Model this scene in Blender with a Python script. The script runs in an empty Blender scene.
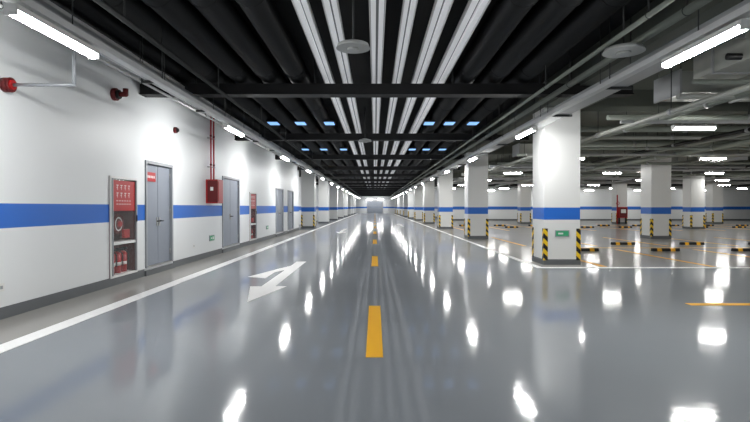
import bpy, math, random
from mathutils import Vector
random.seed(4)
S=bpy.context.scene
S.view_settings.view_transform='Standard'
S.view_settings.look='None'
S.view_settings.exposure=1.02

# ---------------------------------------------------------------- materials
def srgb(r,g,b):
    f=lambda c:((c/255)/12.92 if c/255<=0.04045 else (((c/255)+0.055)/1.055)**2.4)
    return (f(r),f(g),f(b),1)
def mat(name,col,rough=0.5,metal=0.0,emit=None,es=0,noise=0.0,coat=0.0,nscale=3.0):
    m=bpy.data.materials.new(name); m.use_nodes=True
    nt=m.node_tree; b=nt.nodes['Principled BSDF']
    b.inputs['Base Color'].default_value=col
    b.inputs['Roughness'].default_value=rough
    b.inputs['Metallic'].default_value=metal
    b.inputs['Coat Weight'].default_value=coat
    if emit:
        b.inputs['Emission Color'].default_value=emit
        b.inputs['Emission Strength'].default_value=es
    if noise>0:
        tc=nt.nodes.new('ShaderNodeTexCoord'); n=nt.nodes.new('ShaderNodeTexNoise')
        n.inputs['Scale'].default_value=nscale; n.inputs['Detail'].default_value=5
        nt.links.new(tc.outputs['Object'],n.inputs['Vector'])
        r=nt.nodes.new('ShaderNodeValToRGB')
        r.color_ramp.elements[0].position=0.3; r.color_ramp.elements[1].position=0.7
        r.color_ramp.elements[0].color=tuple(c*(1-noise) for c in col[:3])+(1,)
        r.color_ramp.elements[1].color=tuple(min(1,c*(1+noise)) for c in col[:3])+(1,)
        nt.links.new(n.outputs['Fac'],r.inputs['Fac'])
        nt.links.new(r.outputs['Color'],b.inputs['Base Color'])
    return m

def banded(name,zs,cols,rough=0.45):
    """paint bands by height (object z)"""
    m=bpy.data.materials.new(name); m.use_nodes=True
    nt=m.node_tree; b=nt.nodes['Principled BSDF']; b.inputs['Roughness'].default_value=rough
    tc=nt.nodes.new('ShaderNodeTexCoord'); sp=nt.nodes.new('ShaderNodeSeparateXYZ')
    nt.links.new(tc.outputs['Object'],sp.inputs[0])
    mp=nt.nodes.new('ShaderNodeMath'); mp.operation='DIVIDE'; mp.inputs[1].default_value=5.0
    nt.links.new(sp.outputs['Z'],mp.inputs[0])
    r=nt.nodes.new('ShaderNodeValToRGB'); r.color_ramp.interpolation='CONSTANT'
    e=r.color_ramp.elements
    e[0].position=0; e[0].color=cols[0]
    e[1].position=zs[0]/5; e[1].color=cols[1]
    for z,c in zip(zs[1:],cols[2:]):
        k=e.new(z/5); k.color=c
    nt.links.new(mp.outputs[0],r.inputs['Fac'])
    n=nt.nodes.new('ShaderNodeTexNoise'); n.inputs['Scale'].default_value=0.8; n.inputs['Detail'].default_value=4
    nt.links.new(tc.outputs['Object'],n.inputs['Vector'])
    mr=nt.nodes.new('ShaderNodeMapRange'); mr.inputs['To Min'].default_value=0.96; mr.inputs['To Max'].default_value=1.03
    nt.links.new(n.outputs['Fac'],mr.inputs['Value'])
    vm=nt.nodes.new('ShaderNodeVectorMath'); vm.operation='SCALE'
    nt.links.new(r.outputs['Color'],vm.inputs[0]); nt.links.new(mr.outputs[0],vm.inputs['Scale'])
    nt.links.new(vm.outputs[0],b.inputs['Base Color'])
    return m

WHITE=srgb(232,235,236); BLUE=srgb(28,104,200); DARKC=(0.010,0.011,0.012,1)
M_wall=banded('wall_paint_blue_band',[1.12,1.44,3.95],[WHITE,BLUE,WHITE,DARKC])
M_col=banded('column_paint_blue_band',[0.12,1.08,1.38],[srgb(105,108,112),srgb(228,229,227),BLUE,srgb(228,229,227)])

def floor_mat(name,c0,c1,coat_rough,dist=0.02,cw=0.62):
    m=bpy.data.materials.new(name); m.use_nodes=True
    nt=m.node_tree; b=nt.nodes['Principled BSDF']
    b.inputs['Roughness'].default_value=0.55
    b.inputs['Specular IOR Level'].default_value=0.25
    b.inputs['Coat Weight'].default_value=cw
    b.inputs['Coat Roughness'].default_value=coat_rough
    b.inputs['Coat IOR'].default_value=1.5
    tc=nt.nodes.new('ShaderNodeTexCoord')
    n=nt.nodes.new('ShaderNodeTexNoise'); n.inputs['Scale'].default_value=0.35; n.inputs['Detail'].default_value=6
    nt.links.new(tc.outputs['Object'],n.inputs['Vector'])
    r=nt.nodes.new('ShaderNodeValToRGB')
    r.color_ramp.elements[0].position=0.3; r.color_ramp.elements[1].position=0.7
    r.color_ramp.elements[0].color=c0; r.color_ramp.elements[1].color=c1
    nt.links.new(n.outputs['Fac'],r.inputs['Fac']); nt.links.new(r.outputs['Color'],b.inputs['Base Color'])
    n2=nt.nodes.new('ShaderNodeTexNoise'); n2.inputs['Scale'].default_value=5.0; n2.inputs['Detail'].default_value=2
    nt.links.new(tc.outputs['Object'],n2.inputs['Vector'])
    bp=nt.nodes.new('ShaderNodeBump'); bp.inputs['Strength'].default_value=0.06; bp.inputs['Distance'].default_value=dist
    nt.links.new(n2.outputs['Fac'],bp.inputs['Height'])
    nt.links.new(bp.outputs[0],b.inputs['Coat Normal']); nt.links.new(bp.outputs[0],b.inputs['Normal'])
    return m
M_floor=floor_mat('epoxy_grey_floor',srgb(130,136,142),srgb(137,143,149),0.08)
M_floor2=floor_mat('epoxy_bay_floor',srgb(150,148,143),srgb(158,156,151),0.12)

M_line=mat('white_line_paint',srgb(250,250,248),0.5)
M_yel=mat('yellow_line_paint',srgb(255,188,0),0.5)
M_yel2=mat('bay_line_paint',srgb(238,172,45),0.5)
M_base=mat('baseboard_grey',srgb(98,102,105),0.5,noise=0.05)
M_black=mat('ceiling_black_paint',(0.0045,0.005,0.0055,1),0.8,noise=0.2)
M_bduct=mat('black_duct_paint',(0.0045,0.005,0.0055,1),0.45,noise=0.15)
M_beam=mat('black_beam',(0.004,0.004,0.005,1),0.6)
M_gceil=mat('grey_soffit',srgb(92,96,88),0.8,noise=0.15,nscale=0.6)
M_gduct=mat('galvanised_duct',srgb(165,167,160),0.45,metal=0.1,noise=0.08)
M_gpipe=mat('grey_pipe',srgb(140,146,136),0.45,noise=0.05)
M_tray=mat('cable_tray_metal',srgb(172,174,175),0.4,metal=0.2)
M_rail=mat('lamp_rail_white',srgb(205,206,205),0.4)
M_strip=mat('white_ceiling_strip_glow',srgb(240,241,243),0.4,emit=(0.95,0.97,1,1),es=0.10)  # faint emission put in to lift their brightness; the strips are no lamps
M_stripd=mat('strip_groove',srgb(100,102,104),0.5)
M_lamp=mat('lamp_tube_glow',(1,1,1,1),0.4,emit=(1.0,0.995,0.985,1),es=84)
M_lamp2=mat('bay_lamp_tube_glow',(1,1,1,1),0.4,emit=(1.0,0.99,0.96,1),es=54)
M_housing=mat('lamp_housing',srgb(225,225,222),0.4)
M_red=mat('fire_red',srgb(172,10,18),0.35)
M_redd=mat('fire_red_dark',srgb(100,12,16),0.5)
M_door=mat('door_steel_grey',srgb(136,143,154),0.45,metal=0.0,noise=0.02)
M_frame=mat('door_frame_grey',srgb(155,159,164),0.4,metal=0.1)
M_dark=mat('dark_rubber',srgb(22,22,22),0.7)
M_steel=mat('brushed_steel',srgb(180,180,178),0.35,metal=0.8)
M_rod=mat('hanger_rod_dark',srgb(60,62,62),0.5,metal=0.3)
M_green=mat('exit_green',srgb(50,140,100),0.4,emit=srgb(60,180,120),es=0.10)
M_wht=mat('white_plastic',srgb(230,230,228),0.4)
M_disc=mat('antenna_plastic',srgb(180,182,180),0.5)
M_bluepanel=mat('blue_panel_glow',srgb(120,170,230),0.3,emit=srgb(130,180,245),es=0.6)
M_cabin=mat('cabinet_interior',srgb(90,18,18),0.6)
M_blackpipe=mat('black_pipe',srgb(20,20,20),0.4)
mg=bpy.data.materials.new('cabinet_glass'); mg.use_nodes=True
bb=mg.node_tree.nodes['Principled BSDF']
bb.inputs['Base Color'].default_value=(0.9,0.92,0.92,1); bb.inputs['Alpha'].default_value=0.05; bb.inputs['Roughness'].default_value=0.03
M_glass=mg
def hazard(name,period=0.24):
    m=bpy.data.materials.new(name); m.use_nodes=True
    nt=m.node_tree; b=nt.nodes['Principled BSDF']; b.inputs['Roughness'].default_value=0.45
    tc=nt.nodes.new('ShaderNodeTexCoord'); sp=nt.nodes.new('ShaderNodeSeparateXYZ')
    nt.links.new(tc.outputs['Object'],sp.inputs[0])
    a=nt.nodes.new('ShaderNodeMath'); a.operation='ADD'
    nt.links.new(sp.outputs['X'],a.inputs[0]); nt.links.new(sp.outputs['Y'],a.inputs[1])
    c=nt.nodes.new('ShaderNodeMath'); c.operation='ADD'
    nt.links.new(a.outputs[0],c.inputs[0]); nt.links.new(sp.outputs['Z'],c.inputs[1])
    d=nt.nodes.new('ShaderNodeMath'); d.operation='DIVIDE'; d.inputs[1].default_value=period
    nt.links.new(c.outputs[0],d.inputs[0])
    f=nt.nodes.new('ShaderNodeMath'); f.operation='FRACT'; nt.links.new(d.outputs[0],f.inputs[0])
    g=nt.nodes.new('ShaderNodeMath'); g.operation='GREATER_THAN'; g.inputs[1].default_value=0.5
    nt.links.new(f.outputs[0],g.inputs[0])
    mx=nt.nodes.new('ShaderNodeMix'); mx.data_type='RGBA'
    mx.inputs[6].default_value=srgb(16,16,16); mx.inputs[7].default_value=srgb(235,195,20)
    nt.links.new(g.outputs[0],mx.inputs[0]); nt.links.new(mx.outputs[2],b.inputs['Base Color'])
    return m
M_haz=hazard('hazard_stripe_rubber')

# ---------------------------------------------------------------- mesh builder
class MB:
    def __init__(s): s.v=[];s.f=[];s.m=[];s.sm=[];s.mats=[]
    def mi(s,m):
        if m not in s.mats: s.mats.append(m)
        return s.mats.index(m)
    def box(s,x0,x1,y0,y1,z0,z1,m):
        k=len(s.v); i=s.mi(m)
        s.v+=[(x0,y0,z0),(x1,y0,z0),(x1,y1,z0),(x0,y1,z0),(x0,y0,z1),(x1,y0,z1),(x1,y1,z1),(x0,y1,z1)]
        for q in ((0,3,2,1),(4,5,6,7),(0,1,5,4),(1,2,6,5),(2,3,7,6),(3,0,4,7)):
            s.f.append(tuple(k+a for a in q)); s.m.append(i); s.sm.append(False)
    def cyl(s,p0,p1,r,m,n=14,r1=None,caps=True):
        p0=Vector(p0);p1=Vector(p1); d=(p1-p0).normalized()
        up=Vector((0,0,1)) if abs(d.z)<0.9 else Vector((1,0,0))
        a=d.cross(up).normalized(); b=a.cross(d).normalized()
        r1=r if r1 is None else r1
        k=len(s.v); i=s.mi(m)
        for p,rr in ((p0,r),(p1,r1)):
            for j in range(n):
                t=2*math.pi*j/n
                s.v.append(tuple(p+a*math.cos(t)*rr+b*math.sin(t)*rr))
        for j in range(n):
            j2=(j+1)%n
            s.f.append((k+j,k+n+j,k+n+j2,k+j2)); s.m.append(i); s.sm.append(True)
        if caps:
            s.f.append(tuple(k+j for j in range(n))); s.m.append(i); s.sm.append(False)
            s.f.append(tuple(k+n+j for j in reversed(range(n)))); s.m.append(i); s.sm.append(False)
    def path(s,pts,r,m,n=12):
        for a,b in zip(pts,pts[1:]): s.cyl(a,b,r,m,n)
        for p in pts[1:-1]: s.ball(p,r*1.02,m)
    def ball(s,c,r,m,n=12,h=8,sz=1.0):
        k=len(s.v); i=s.mi(m)
        for a in range(h+1):
            ph=math.pi*a/h
            for j in range(n):
                t=2*math.pi*j/n
                s.v.append((c[0]+r*math.sin(ph)*math.cos(t),c[1]+r*math.sin(ph)*math.sin(t),c[2]+r*sz*math.cos(ph)))
        for a in range(h):
            for j in range(n):
                j2=(j+1)%n
                s.f.append((k+a*n+j,k+(a+1)*n+j,k+(a+1)*n+j2,k+a*n+j2)); s.m.append(i); s.sm.append(True)
    def torus(s,c,R,r,axis,m,n=20,h=8):
        k=len(s.v); i=s.mi(m)
        ax=Vector(axis).normalized(); up=Vector((0,0,1)) if abs(ax.z)<0.9 else Vector((1,0,0))
        a=ax.cross(up).normalized(); b=ax.cross(a)
        for j in range(n):
            t=2*math.pi*j/n; d=a*math.cos(t)+b*math.sin(t)
            for q in range(h):
                u=2*math.pi*q/h
                s.v.append(tuple(Vector(c)+d*(R+r*math.cos(u))+ax*r*math.sin(u)))
        for j in range(n):
            for q in range(h):
                s.f.append((k+j*h+q,k+((j+1)%n)*h+q,k+((j+1)%n)*h+(q+1)%h,k+j*h+(q+1)%h)); s.m.append(i); s.sm.append(True)
    def poly(s,pts,z0,z1,m):
        ar=sum(p[0]*q[1]-q[0]*p[1] for p,q in zip(pts,pts[1:]+pts[:1]))
        if ar<0: pts=pts[::-1]
        k=len(s.v); n=len(pts); i=s.mi(m)
        for z in (z0,z1):
            for p in pts: s.v.append((p[0],p[1],z))
        s.f.append(tuple(k+n+j for j in range(n))); s.m.append(i); s.sm.append(False)
        s.f.append(tuple(k+j for j in reversed(range(n)))); s.m.append(i); s.sm.append(False)
        for j in range(n):
            j2=(j+1)%n
            s.f.append((k+j,k+j2,k+n+j2,k+n+j)); s.m.append(i); s.sm.append(False)
    def mesh(s,name):
        me=bpy.data.meshes.new(name); me.from_pydata(s.v,[],s.f)
        for m in s.mats: me.materials.append(m)
        me.polygons.foreach_set('material_index',s.m)
        me.polygons.foreach_set('use_smooth',s.sm)
        me.update(); return me
    def obj(s,name,loc=(0,0,0),bevel=0):
        return place(s.mesh(name),name,loc,bevel)
def place(me,name,loc=(0,0,0),bevel=0,rz=0):
    o=bpy.data.objects.new(name,me); o.location=loc; o.rotation_euler=(0,0,rz)
    S.collection.objects.link(o)
    if bevel:
        b=o.modifiers.new('bevel','BEVEL'); b.width=bevel; b.segments=2; b.limit_method='ANGLE'
    return o
def one(name,*a,bevel=0):
    b=MB(); b.box(*a); return b.obj(name,bevel=bevel)

YB=-12; YE=112; XR=42; ZC=4.4; XL=-4.65
# ---------------------------------------------------------------- shell
one('floor',-9,XR,YB,YE,-0.2,0,M_floor)
one('parking_bay_floor_paint',3.85,XR,11.5,52,0.0,0.003,M_floor2)
one('walkway_floor_paint',XL,-3.75,YB,30.6,0.0,0.003,M_floor2)
one('ceiling',-9,XR,YB,YE,ZC,ZC+0.2,M_black)
one('ceiling_grey_soffit',5.1,XR,YB,52,ZC-0.12,ZC,M_gceil)

# openings in the left wall : (y0,y1,z0,z1)
doors=[(10.1,11.45,0.16,2.35),(15.2,17.1,0.16,2.35),(23.4,25.3,0.16,2.3),(26.6,28.4,0.16,2.3)]
cabs=[(8.74,9.72,0.14,1.95),(18.5,19.5,0.14,1.95)]
b=MB(); y=YB
for (y0,y1,z0,z1) in sorted(doors+cabs):
    b.box(XL-0.4,XL,y,y0,0,ZC,M_wall); b.box(XL-0.4,XL,y0,y1,0,z0,M_wall); b.box(XL-0.4,XL,y0,y1,z1,ZC,M_wall); y=y1
b.box(XL-0.4,XL,y,30.6,0,ZC,M_wall)
b.obj('wall_left')
b=MB(); b.box(-9,XL-0.4,30.3,30.6,0,ZC,M_wall); b.box(-6.3,-6,30.6,YE,0,ZC,M_wall); b.obj('wall_left_recess')
b=MB(); b.box(-9,XR,YE,YE+0.3,0,ZC,M_wall); b.obj('wall_end')
b=MB(); b.box(8,XR,52,52.3,0,ZC,M_wall); b.obj('wall_far')
b=MB(); b.box(8,8.3,52.3,YE,0,ZC,M_wall); b.obj('wall_corridor')
b=MB(); b.box(XR,XR+0.3,YB,52.3,0,ZC,M_wall); b.obj('wall_right')
b=MB(); b.box(-9,XR,YB-0.3,YB,0,ZC,M_wall); b.obj('wall_back')
# baseboards
b=MB(); y=YB
for (y0,y1,_,_) in sorted(doors):
    b.box(XL,XL+0.015,y,y0-0.05,0.003,0.15,M_base); b.box(XL,XL+0.05,y0-0.05,y1+0.05,0.003,0.11,M_base); y=y1+0.05
b.box(XL,XL+0.015,y,30.6,0.003,0.15,M_base)
b.obj('baseboard_left')
one('baseboard_far',8,XR,51.985,52,0.003,0.15,M_base)
one('baseboard_corridor',7.985,8,52,YE,0,0.15,M_base)
# end of corridor roller shutter + lintel
b=MB()
for i in range(14): b.box(-1.6,1.6,YE-0.06,YE-0.02-0.02*(i%2),0.18*i,0.18*(i+1)-0.01,M_door)
b.box(-1.8,1.8,YE-0.14,YE,2.52,2.8,M_frame); b.box(-1.8,-1.6,YE-0.1,YE,0,2.52,M_frame); b.box(1.6,1.8,YE-0.1,YE,0,2.52,M_frame)
b.obj('roller_shutter')

# ---------------------------------------------------------------- doors
for n,(y0,y1,z0,z1) in enumerate(doors):
    b=MB(); w=0.06
    X0=XL-0.14; X1=XL+0.03
    b.box(X0,X1,y0,y0+w,z0,z1,M_frame); b.box(X0,X1,y1-w,y1,z0,z1,M_frame)
    b.box(X0,X1,y0+w,y1-w,z1-w,z1,M_frame); b.box(X0,X1,y0+w,y1-w,z0,z0+0.02,M_steel)
    ym=(y0+y1)/2; L=XL-0.03
    b.box(L-0.06,L-0.05,y0+w,y1-w,z0+0.02,z1-w,M_dark)
    for a,c,s in ((y0+w+0.008,ym-0.008,1),(ym+0.008,y1-w-0.008,-1)):
        b.box(L-0.05,L,a,c,z0+0.025,z1-w-0.008,M_door)
        yh=c-0.05 if s==1 else a+0.05
        b.box(L,L+0.015,yh-0.025,yh+0.025,1.0,1.18,M_steel)
        b.cyl((L+0.02,yh,1.1),(L+0.06,yh,1.1),0.012,M_dark); b.cyl((L+0.06,yh,1.1),(L+0.06,yh-0.1*s,1.1),0.01,M_dark)
        for zh in (z0+0.2,z0+1.1,z1-0.3):
            ye=a if s==1 else c
            b.cyl((L+0.01,ye,zh),(L+0.01,ye,zh+0.1),0.012,M_steel)
    if n==0:
        b.box(L+0.008,L+0.02,y0+0.10,y0+0.52,1.93,2.12,M_red)
        for k in range(5):
            b.box(L+0.02,L+0.022,y0+0.15+k*0.07,y0+0.19+k*0.07,2.0,2.05,M_wht)
    b.obj('door_%d'%(n+1))

# ---------------------------------------------------------------- fire cabinets
def cabinet(y0,y1,z0,z1):
    b=MB(); X0=XL-0.32; X1=XL+0.03; w=0.04
    b.box(X0,X0+0.02,y0,y1,z0,z1,M_cabin)
    b.box(X0+0.02,X1-0.02,y0,y0+w,z0,z1,M_cabin); b.box(X0+0.02,X1-0.02,y1-w,y1,z0,z1,M_cabin)
    b.box(X1-0.02,X1,y0,y0+w,z0,z1,M_wht); b.box(X1-0.02,X1,y1-w,y1,z0,z1,M_wht)
    b.box(X0+0.02,X1,y0+w,y1-w,z0,z0+w,M_wht); b.box(X0+0.02,X1,y0+w,y1-w,z1-w,z1,M_wht)
    zm=z0+0.58
    b.box(X0+0.02,X1,y0+w,y1-w,zm,zm+0.05,M_wht)
    ym=(y0+y1)/2
    b.box(XL+0.01,XL+0.045,y0+w,y0+w+0.03,z0+w,z1-w,M_frame); b.box(XL+0.01,XL+0.045,y1-w-0.03,y1-w,z0+w,z1-w,M_frame)
    b.box(XL+0.01,XL+0.016,y0+w+0.03,y1-w-0.03,zm+0.05,z1-w,M_glass)
    b.box(XL+0.01,XL+0.016,y0+w+0.03,y1-w-0.03,z0+w,zm,M_glass)
    # red sign
    b.box(XL+0.017,XL+0.024,y0+w+0.05,y1-w-0.05,z1-0.62,z1-w-0.03,M_red)
    for r,(n,h) in enumerate(((4,0.09),(4,0.09),(6,0.03),(6,0.03))):
        zt=z1-0.15-(0,0.14,0.28,0.34)[r]
        for k in range(n):
            sp=(y1-y0-0.42)/n
            ya=y0+0.21+k*sp; q=sp*0.5
            if h>0.05:
                b.box(XL+0.024,XL+0.026,ya,ya+q,zt-0.014,zt,M_wht); b.box(XL+0.024,XL+0.026,ya+q*0.42,ya+q*0.58,zt-h,zt-0.014,M_wht)
                b.box(XL+0.024,XL+0.026,ya,ya+q*0.42,zt-h*0.6,zt-h*0.48,M_wht)
            else: b.box(XL+0.024,XL+0.026,ya,ya+q,zt-h*0.5,zt,M_wht)
    # hose reel
    zc=zm+0.36
    for k in range(5): b.torus((XL-0.15,ym+0.12,zc),0.06+0.03*k,0.015,(1,0,0),M_wht if k==2 else M_redd)
    b.cyl((XL-0.29,ym+0.12,zc),(XL-0.1,ym+0.12,zc),0.05,M_red)
    b.cyl((XL-0.2,y0+0.16,zm+0.09),(XL-0.2,y0+0.16,z1-0.1),0.03,M_red); b.torus((XL-0.14,y0+0.2,zm+0.7),0.07,0.014,(1,0,0),M_red)
    b.box(XL-0.1,XL-0.05,y1-0.34,y1-0.14,zm+0.1,zm+0.26,M_red)
    # extinguishers
    for yy in (ym-0.2,ym+0.02,ym+0.24):
        b.cyl((XL-0.13,yy,z0+w),(XL-0.13,yy,z0+w+0.33),0.07,M_red); b.ball((XL-0.13,yy,z0+w+0.33),0.07,M_red)
        b.cyl((XL-0.13,yy,z0+w+0.38),(XL-0.13,yy,z0+w+0.44),0.02,M_dark); b.box(XL-0.15,XL-0.05,yy-0.012,yy+0.012,z0+w+0.43,z0+w+0.46,M_dark)
        b.path([(XL-0.1,yy+0.02,z0+w+0.41),(XL-0.06,yy+0.08,z0+w+0.35),(XL-0.06,yy+0.08,z0+w+0.12)],0.009,M_dark)
        b.cyl((XL-0.13,yy,z0+w+0.14),(XL-0.13,yy,z0+w+0.2),0.071,M_wht)
    b.box(XL+0.045,XL+0.06,y1-w-0.04,y1-w-0.015,zm+0.4,zm+0.52,M_dark)
    b.obj('fire_hose_cabinet')
for c in cabs: cabinet(*c)

# alarm/hydrant box with twin risers
b=MB()
b.box(XL,XL+0.32,13.75,14.25,1.5,2.16,M_red); b.box(XL+0.05,XL+0.33,13.73,13.75,1.53,2.13,M_redd)
b.box(XL+0.32,XL+0.335,13.8,14.2,1.55,2.11,M_red); b.box(XL+0.13,XL+0.21,13.722,13.73,1.85,1.95,M_wht)
for dy,dx in ((13.88,0.10),(14.12,0.10)):
    b.cyl((XL+dx,dy,2.16),(XL+dx,dy,3.9),0.022,M_red)
    for z in (2.5,3.3): b.box(XL,XL+dx+0.04,dy-0.02,dy+0.02,z,z+0.03,M_steel); b.cyl((XL+dx,dy,z+0.05),(XL+dx,dy,z+0.1),0.032,M_redd)
b.obj('fire_alarm_control_box',bevel=0.008)
b=MB()
b.cyl((XL,6.28,2.93),(XL+0.07,6.28,2.93),0.09,M_redd); b.cyl((XL+0.07,6.28,2.93),(XL+0.12,6.28,2.93),0.06,M_red)
b.torus((XL+0.09,6.28,2.93),0.08,0.015,(1,0,0),M_redd)
b.path([(XL+0.1,6.28,2.93),(-3.77,6.28,2.93),(-3.77,6.28,3.40)],0.022,M_frame)
b.obj('drain_pipe_with_valve')
b=MB()
b.cyl((XL,8.9,3.4),(XL+0.07,8.9,3.4),0.11,M_redd); b.cyl((XL+0.07,8.9,3.4),(XL+0.12,8.9,3.4),0.08,M_dark)
b.path([(XL+0.1,8.9,3.4),(XL+0.22,8.9,3.4),(XL+0.22,8.9,3.5)],0.045,M_redd)
b.obj('sprinkler_pipe_flange')
b=MB(); b.cyl((XL,11.6,3.18),(XL+0.06,11.6,3.18),0.07,M_redd); b.ball((XL+0.06,11.6,3.18),0.055,M_dark); b.obj('alarm_bell')
def wall_exit(y,z):
    b=MB(); b.box(XL,XL+0.025,y-0.2,y+0.2,z-0.08,z+0.08,M_frame); b.box(XL+0.025,XL+0.03,y-0.18,y+0.18,z-0.065,z+0.065,M_green)
    b.box(XL+0.03,XL+0.032,y-0.12,y-0.03,z-0.02,z+0.02,M_wht); b.box(XL+0.03,XL+0.032,y+0.02,y+0.12,z-0.04,z+0.04,M_wht)
    b.obj('exit_sign')
wall_exit(14.2,0.52); wall_exit(21.5,0.52)
for yy in (6.2,12.8):
    b=MB(); b.box(XL,XL+0.012,yy-0.05,yy+0.05,0.35,0.45,M_wht); b.box(XL+0.012,XL+0.016,yy-0.02,yy+0.02,0.38,0.42,M_frame); b.obj('wall_socket')

# ---------------------------------------------------------------- columns
def column_mesh(w=0.87,top=ZC,sign=False,guard=True):
    b=MB(); h=w/2
    b.box(-h,h,-h,h,0,top,M_col)
    b.box(-h-0.012,h+0.012,-h-0.012,h+0.012,0.004,0.11,M_base)
    if guard:
        g=0.09; t=0.012; z0,z1=0.112,0.88
        for sx in (-1,1):
            for sy in (-1,1):
                xa,xb=sorted((sx*(h-g),sx*(h+t))); ya,yb=sorted((sy*h,sy*(h+t)))
                b.box(xa,xb,ya,yb,z0,z1,M_haz)
                xa,xb=sorted((sx*h,sx*(h+t))); ya,yb=sorted((sy*(h-g),sy*h))
                b.box(xa,xb,ya,yb,z0,z1,M_haz)
    if sign:
        b.box(-0.17,0.17,-h-0.02,-h,0.68,0.84,M_frame); b.box(-0.15,0.15,-h-0.024,-h-0.02,0.70,0.82,M_green)
        b.box(-0.1,0.02,-h-0.027,-h-0.024,0.74,0.78,M_wht)
    return b.mesh('concrete_column')
mc=column_mesh(); mcs=column_mesh(sign=True); mcp=column_mesh(guard=False)
depths=[12.07,21.9,31.8,41.6]
for d in depths+[51.5,61.5,71.5,81.5,91.5,101.5]:
    place(mcs if d==12.07 else mc,'concrete_column',(4.08+0.435,d+0.435,0))
place(mc,'concrete_column',(4.515,2.5-6,0))
for X in (12.1,20.1,28.1,36.1):
    for d in depths: place(mc,'concrete_column',(X+0.435,d+0.435,0))
for d in (33,43,53,63,73,83,93,103):
    place(mcp if d>40 else mc,'concrete_column',(-4.435,d+0.435,0))

# ---------------------------------------------------------------- floor markings
b=MB(); yy=4.64-7.15
while yy<108:
    b.box(-0.085,0.075,yy,yy+2.42,0,0.004,M_yel); yy+=7.15
b.obj('centre_line_marking')
b=MB(); b.box(-3.80,-3.58,YB,108,0,0.005,M_line); b.obj('lane_edge_line')
b=MB(); b.box(3.72,3.87,11.42,108,0,0.006,M_line); b.box(3.87,XR,11.42,11.6,0,0.006,M_line); b.obj('lane_edge_line')
b=MB(); x=4.5
while x<38: b.box(x,x+2.2,7.1,7.25,0,0.004,M_yel); x+=5
b.obj('cross_lane_marking')
b=MB(); cx=-1.88
b.poly([(cx-0.12,8.8),(cx+0.12,8.8),(cx+0.12,12.8),(cx-0.12,12.8)],0,0.004,M_line)
b.poly([(cx,7.35),(cx+0.32,8.8),(cx-0.32,8.8)],0,0.004,M_line)
b.poly([(cx-0.12,11.9),(cx-0.38,11.0),(cx-0.38,10.4),(cx-0.12,11.1)],0,0.004,M_line)
b.poly([(cx-0.27,11.4),(cx-0.66,10.0),(cx-0.27,9.8)],0,0.0045,M_line)
b.obj('lane_arrow_marking')
b=MB(); cx=-1.9
b.poly([(cx-0.1,28),(cx+0.1,28),(cx+0.1,32),(cx-0.1,32)],0,0.004,M_line); b.poly([(cx-0.3,28),(cx+0.3,28),(cx,26.4)],0,0.004,M_line)
b.obj('lane_arrow_marking')
b=MB(); cx=2.0
b.poly([(cx-0.1,36),(cx+0.1,36),(cx+0.1,40),(cx-0.1,40)],0,0.004,M_line); b.poly([(cx-0.33,40),(cx+0.33,40),(cx,41.6)],0,0.004,M_line)
b.obj('lane_arrow_marking')
b=MB()
for r0,r1 in ((11.7,16.4),(17.9,22.9),(29.5,34.5),(36.0,41.0)):
    x=5.3
    while x<40: b.box(x,x+0.14,r0,r1,0.003,0.006,M_yel2); x+=2.55
for yl in (17.0,35.2): b.box(5.3,40,yl,yl+0.14,0.003,0.006,M_yel2)
b.obj('parking_bay_lines')
prof=[(-0.07,0),(0.07,0),(0.045,0.09),(-0.045,0.09)]
def stop_mesh():
    b=MB(); n=6; L=0.85
    for k in range(n):
        xa=-L/2+k*L/n; xb=xa+L/n; m=M_yel if k in(1,4) else M_dark
        i=b.mi(m); q=len(b.v)
        for x in (xa,xb):
            for p in prof: b.v.append((x,p[0],p[1]))
        for j in range(4):
            j2=(j+1)%4; b.f.append((q+j,q+j2,q+4+j2,q+4+j)); b.m.append(i); b.sm.append(False)
        b.f.append((q,q+3,q+2,q+1)); b.m.append(i); b.sm.append(False)
        b.f.append((q+4,q+5,q+6,q+7)); b.m.append(i); b.sm.append(False)
    return b.mesh('wheel_stop')
ms=stop_mesh()
for ry in (15.8,18.5,33.6,36.8):
    x=5.3+1.33
    while x<38:
        place(ms,'wheel_stop',(x,ry,0.004)); x+=2.55

# ---------------------------------------------------------------- lamps
def lamp_mesh(L=1.24,M=M_lamp):
    b=MB()
    b.box(-0.06,0.06,-L/2,L/2,0.0,0.05,M_housing)
    b.box(-0.055,0.055,-L/2-0.02,-L/2,-0.045,0.05,M_housing); b.box(-0.055,0.055,L/2,L/2+0.02,-0.045,0.05,M_housing)
    i=b.mi(M); k=len(b.v); n=8
    for y in (-L/2,L/2):
        for j in range(n+1):
            t=math.pi*j/n; b.v.append((0.05*math.cos(t),y,-0.05*math.sin(t)))
    for j in range(n):
        b.f.append((k+j,k+n+1+j,k+n+2+j,k+j+1)); b.m.append(i); b.sm.append(True)
    b.cyl((0,-L*0.3,0.05),(0,-L*0.3,0.09),0.012,M_steel); b.cyl((0,L*0.3,0.05),(0,L*0.3,0.09),0.012,M_steel)
    return b.mesh('added_end_tube_light')
ml=lamp_mesh(); ml2=lamp_mesh(0.86,M_lamp2)
ZL=3.08
for X,y0 in ((-3.1,4.9),(3.42,5.25)):
    d=y0-12.2
    while d<108:
        place(ml,'added_end_tube_light',(X,d,ZL)); d+=6.1
rot=math.pi/2
for d in (-2.5,4,10.6,17.2,24.5,31,38,45,50.3):
    for X in (6.75,11.6,16.6,21.5,26.5,33):
        if d<0 and X>20: continue
        place(ml2,'added_end_tube_light',(X,d,ZL),rz=rot)
for X in (-1.2,1.2): place(ml,'added_end_tube_light',(X,110.2,ZL),rz=rot)  # extra lamps added to brighten the far end of the corridor
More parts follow.
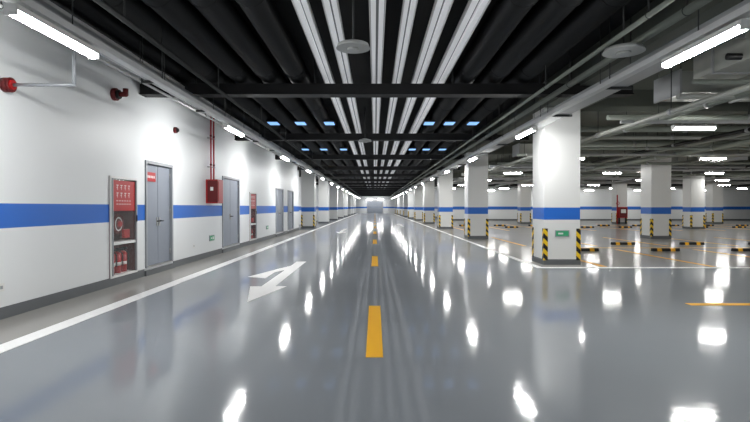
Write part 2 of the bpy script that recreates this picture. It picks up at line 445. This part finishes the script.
def rail(X,name='lighting_trunking'):
    b=MB()
    b.box(X-0.05,X+0.05,YB,108,ZL+0.09,ZL+0.16,M_rail)
    d=YB+1
    while d<107:
        b.cyl((X,d,ZL+0.16),(X,d,ZC),0.008,M_rod,6); d+=3.05
    b.obj(name)
rail(-3.1); rail(3.42)
b=MB()
for d in (-2.5,4,10.6,17.2,24.5,31,38,45,50.3):
    b.box(5.2,40,d-0.04,d+0.04,ZL+0.09,ZL+0.15,M_rail)
    x=6
    while x<40: b.cyl((x,d,ZL+0.15),(x,d,ZC-0.12),0.008,M_rod,6); x+=4
b.box(-3,3,110.16,110.24,ZL+0.09,ZL+0.15,M_rail)  # carrier for the added end lamps
for x in (-2.5,2.5): b.cyl((x,110.2,ZL+0.15),(x,110.2,ZC),0.008,M_rod,6)
b.obj('bay_lighting_trunking')
def tray(X,Z,w,h,y0,y1,m):
    b=MB()
    b.box(X-w/2,X+w/2,y0,y1,Z,Z+0.015,m); b.box(X-w/2-0.01,X-w/2,y0,y1,Z,Z+h,m); b.box(X+w/2,X+w/2+0.01,y0,y1,Z,Z+h,m)
    d=y0+0.7
    while d<y1:
        b.box(X-w/2-0.08,X+w/2+0.08,d,d+0.04,Z-0.04,Z,M_rod)
        for s in (-1,1): b.cyl((X+s*(w/2+0.06),d+0.02,Z-0.04),(X+s*(w/2+0.06),d+0.02,ZC),0.007,M_rod,6)
        d+=2.4
    b.obj('cable_tray')
tray(-3.5,3.40,0.22,0.1,YB,108,M_tray)
tray(-3.85,3.70,0.16,0.08,YB,108,M_rail)
tray(3.8,3.30,0.36,0.12,YB,108,M_tray)
b=MB()
for X,Z,r,m in ((-4.1,3.6,0.022,M_rail),(-2.75,3.45,0.03,M_rod),(3.0,3.5,0.03,M_gpipe),(3.42,3.55,0.05,M_gpipe)):
    b.cyl((X,YB,Z),(X,108,Z),r,m,12)
    d=YB+1
    while d<107: b.cyl((X,d,Z),(X,d,ZC),0.01,M_rod,6); b.torus((X,d,Z),r+0.004,0.006,(0,1,0),M_rod,10,4); d+=3.3
b.obj('ceiling_service_pipes')

# ---------------------------------------------------------------- black ceiling
b=MB()
for X in (-3.9,-3.3,-2.72,-2.14,-1.56,1.85,2.42,3.0):
    b.cyl((X,YB,4.10),(X,108,4.10),0.21,M_bduct,20)
    d=YB+1.5
    while d<60: b.torus((X,d,4.10),0.212,0.012,(0,1,0),M_beam,20,4); d+=3.35
b.obj('black_air_ducts')
bm=MB(); d=9.9-6.7*3
while d<108:
    bm.box(-4.65 if d<30.6 else -6,5.1,d,d+0.22,3.64,3.84,M_beam)
    bm.box(-4.65 if d<30.6 else -6,5.1,d-0.04,d+0.26,3.62,3.64,M_beam)
    for X in (-4.0,-1.2,1.55,3.3): bm.cyl((X,d+0.11,3.84),(X,d+0.11,ZC),0.02,M_rod,6)
    d+=6.7
bm.obj('ceiling_beam_black')
b=MB()
for X,w in ((-0.93,0.17),(-0.56,0.17),(0.03,0.19),(0.44,0.15),(0.86,0.19),(1.30,0.22)):
    for s in (-1,1):
        xc=X+s*w*0.28; h=w*0.18
        b.box(xc-h,xc+h,YB,108,3.94,4.0,M_strip)
    b.box(X-w/2,X+w/2,YB,108,4.0,4.02,M_stripd)
    b.box(X-w/2-0.012,X-w/2,YB,108,3.93,4.0,M_rail); b.box(X+w/2,X+w/2+0.012,YB,108,3.93,4.0,M_rail)
    d=YB+1
    while d<107: b.cyl((X,d,4.02),(X,d,ZC),0.01,M_rod,6); d+=3.0
b.obj('white_linear_ceiling_strips')
b=MB()  # emissive blue panels stand in for small bluish bright patches
for d in (14.6,17.9,21.3,24.6):
    for X in (-3.0,-2.2,-1.35,1.6,2.2,2.9):
        b.box(X-0.14,X+0.14,d,d+0.45,3.86,3.9,M_bluepanel); b.box(X-0.17,X+0.17,d-0.03,d+0.48,3.88,3.92,M_beam)
        b.cyl((X,d+0.1,3.92),(X,d+0.1,ZC),0.01,M_rod,6)
b.obj('blue_glowing_ceiling_panels')
def disc(X,y,Z,R):
    b=MB(); b.cyl((X,y,Z),(X,y,Z+0.05),R,M_disc,32,r1=R*0.9); b.cyl((X,y,Z+0.05),(X,y,Z+0.09),R*0.9,M_disc,32,r1=R*0.3)
    b.cyl((X,y,Z-0.03),(X,y,Z),R*0.35,M_disc,24); b.cyl((X,y,Z+0.09),(X,y,ZC),0.012,M_rod,8)
    b.obj('ceiling_speaker_disc')
disc(-0.27,6.2,3.36,0.21); disc(3.15,6.35,3.36,0.25); disc(-0.3,15,3.36,0.2)

# ---------------------------------------------------------------- right side ceiling services
b=MB()
b.box(4.05,5.1,YB,108,3.8,ZC,M_gceil); b.obj('ceiling_beam_grey')
b=MB()
for d in (12.3,22.1,32.0,41.8): b.box(5.1,XR,d,d+0.5,3.75,ZC-0.12,M_gceil)
for X in (12.3,20.3,28.3): b.box(X,X+0.5,YB,52,3.8,ZC-0.12,M_gceil)
b.obj('ceiling_beam_concrete')
def duct(x0,x1,y0,y1,z0,z1,axis):
    b=MB(); b.box(x0,x1,y0,y1,z0,z1,M_gduct)
    if axis=='x':
        x=x0
        while x<=x1: b.box(x-0.02,x+0.02,y0-0.03,y1+0.03,z0-0.03,z1+0.03,M_tray); b.cyl((x,y0-0.02,z0),(x,y0-0.02,ZC-0.12),0.01,M_rod,6); x+=1.5
    else:
        y=y0
        while y<=y1: b.box(x0-0.03,x1+0.03,y-0.02,y+0.02,z0-0.03,z1+0.03,M_tray); b.cyl((x0-0.02,y,z0),(x0-0.02,y,ZC-0.12),0.01,M_rod,6); y+=1.5
    b.obj('ventilation_duct')
duct(5.6,30,9.2,10.0,3.5,3.9,'x')
duct(5.6,34,19.4,20.3,3.45,3.85,'x')
duct(7.4,8.5,26,50,3.4,3.8,'y')
duct(14.5,15.6,21,50,3.4,3.8,'y')
duct(5.4,6.1,-10,8.5,3.55,3.95,'y')
b=MB()
def pipe(p0,p1,r,m):
    b.cyl(p0,p1,r,m,12)
    v=Vector(p1)-Vector(p0); n=int(v.length/3)
    for k in range(1,n):
        q=Vector(p0)+v*k/n; b.cyl(q,(q.x,q.y,ZC-0.12),0.009,M_rod,6); b.cyl(q-v.normalized()*0.05,q+v.normalized()*0.05,r+0.012,M_tray,12)
pm=[M_gpipe,M_gduct,M_blackpipe,M_gpipe,M_tray,M_gduct]
for d,z,r in ((6.6,3.5,0.07),(7.4,3.62,0.05),(8.2,3.45,0.04),(8.6,3.3,0.05),(11.2,3.4,0.06),(13.5,3.5,0.08),(14.1,3.35,0.05),(15.4,3.2,0.04),(16.2,3.45,0.1),(18.3,3.3,0.05),(21.2,3.25,0.05),(23.6,3.3,0.08),(25.8,3.4,0.06),(28,3.2,0.06),(30,3.35,0.09),(34,3.3,0.07),(37,3.25,0.07),(43,3.3,0.09),(47,3.3,0.09)):
    pipe((5.2,d,z),(40,d,z),r,random.choice(pm))
b.obj('cross_service_pipes')
b=MB()
for X,z,r in ((5.5,3.15,0.05),(6.2,3.3,0.07),(9.2,3.28,0.05),(9.6,3.28,0.05),(10.4,3.2,0.09),(13.4,3.3,0.06),(17.5,3.25,0.08),(18,3.25,0.05),(23,3.3,0.08),(30,3.3,0.08)):
    pipe((X,YB,z+0.02),(X,51.9,z+0.02),r,random.choice(pm))
b.obj('long_service_pipes')
def hydrant(X,y):
    b=MB(); b.box(X-0.35,X+0.35,y-0.28,y,0.5,1.4,M_red); b.box(X-0.3,X+0.3,y-0.3,y-0.28,0.56,1.34,M_redd)
    b.box(X-0.2,X+0.2,y-0.31,y-0.3,0.9,1.2,M_wht); b.cyl((X-0.42,y-0.1,0.004),(X-0.42,y-0.1,2.4),0.05,M_red)
    b.box(X-0.3,X-0.25,y-0.25,y-0.03,0.004,0.5,M_dark); b.box(X+0.25,X+0.3,y-0.25,y-0.03,0.004,0.5,M_dark)
    b.torus((X-0.42,y-0.2,1.7),0.12,0.02,(0,1,0),M_red)
    b.obj('fire_hydrant_box')
hydrant(20.5,41.55); hydrant(28.5,51.9)

# ---------------------------------------------------------------- world, camera
w=bpy.data.worlds.new('world'); S.world=w; w.use_nodes=True
w.node_tree.nodes['Background'].inputs[0].default_value=(0.8,0.85,0.9,1); w.node_tree.nodes['Background'].inputs[1].default_value=0.3
cd=bpy.data.cameras.new('camera'); cd.lens=24; cd.sensor_width=36; cd.clip_end=300
co=bpy.data.objects.new('camera',cd); S.collection.objects.link(co)
co.location=(0,0,1.4); co.rotation_euler=(math.radians(90-0.46),0,0)
S.camera=co
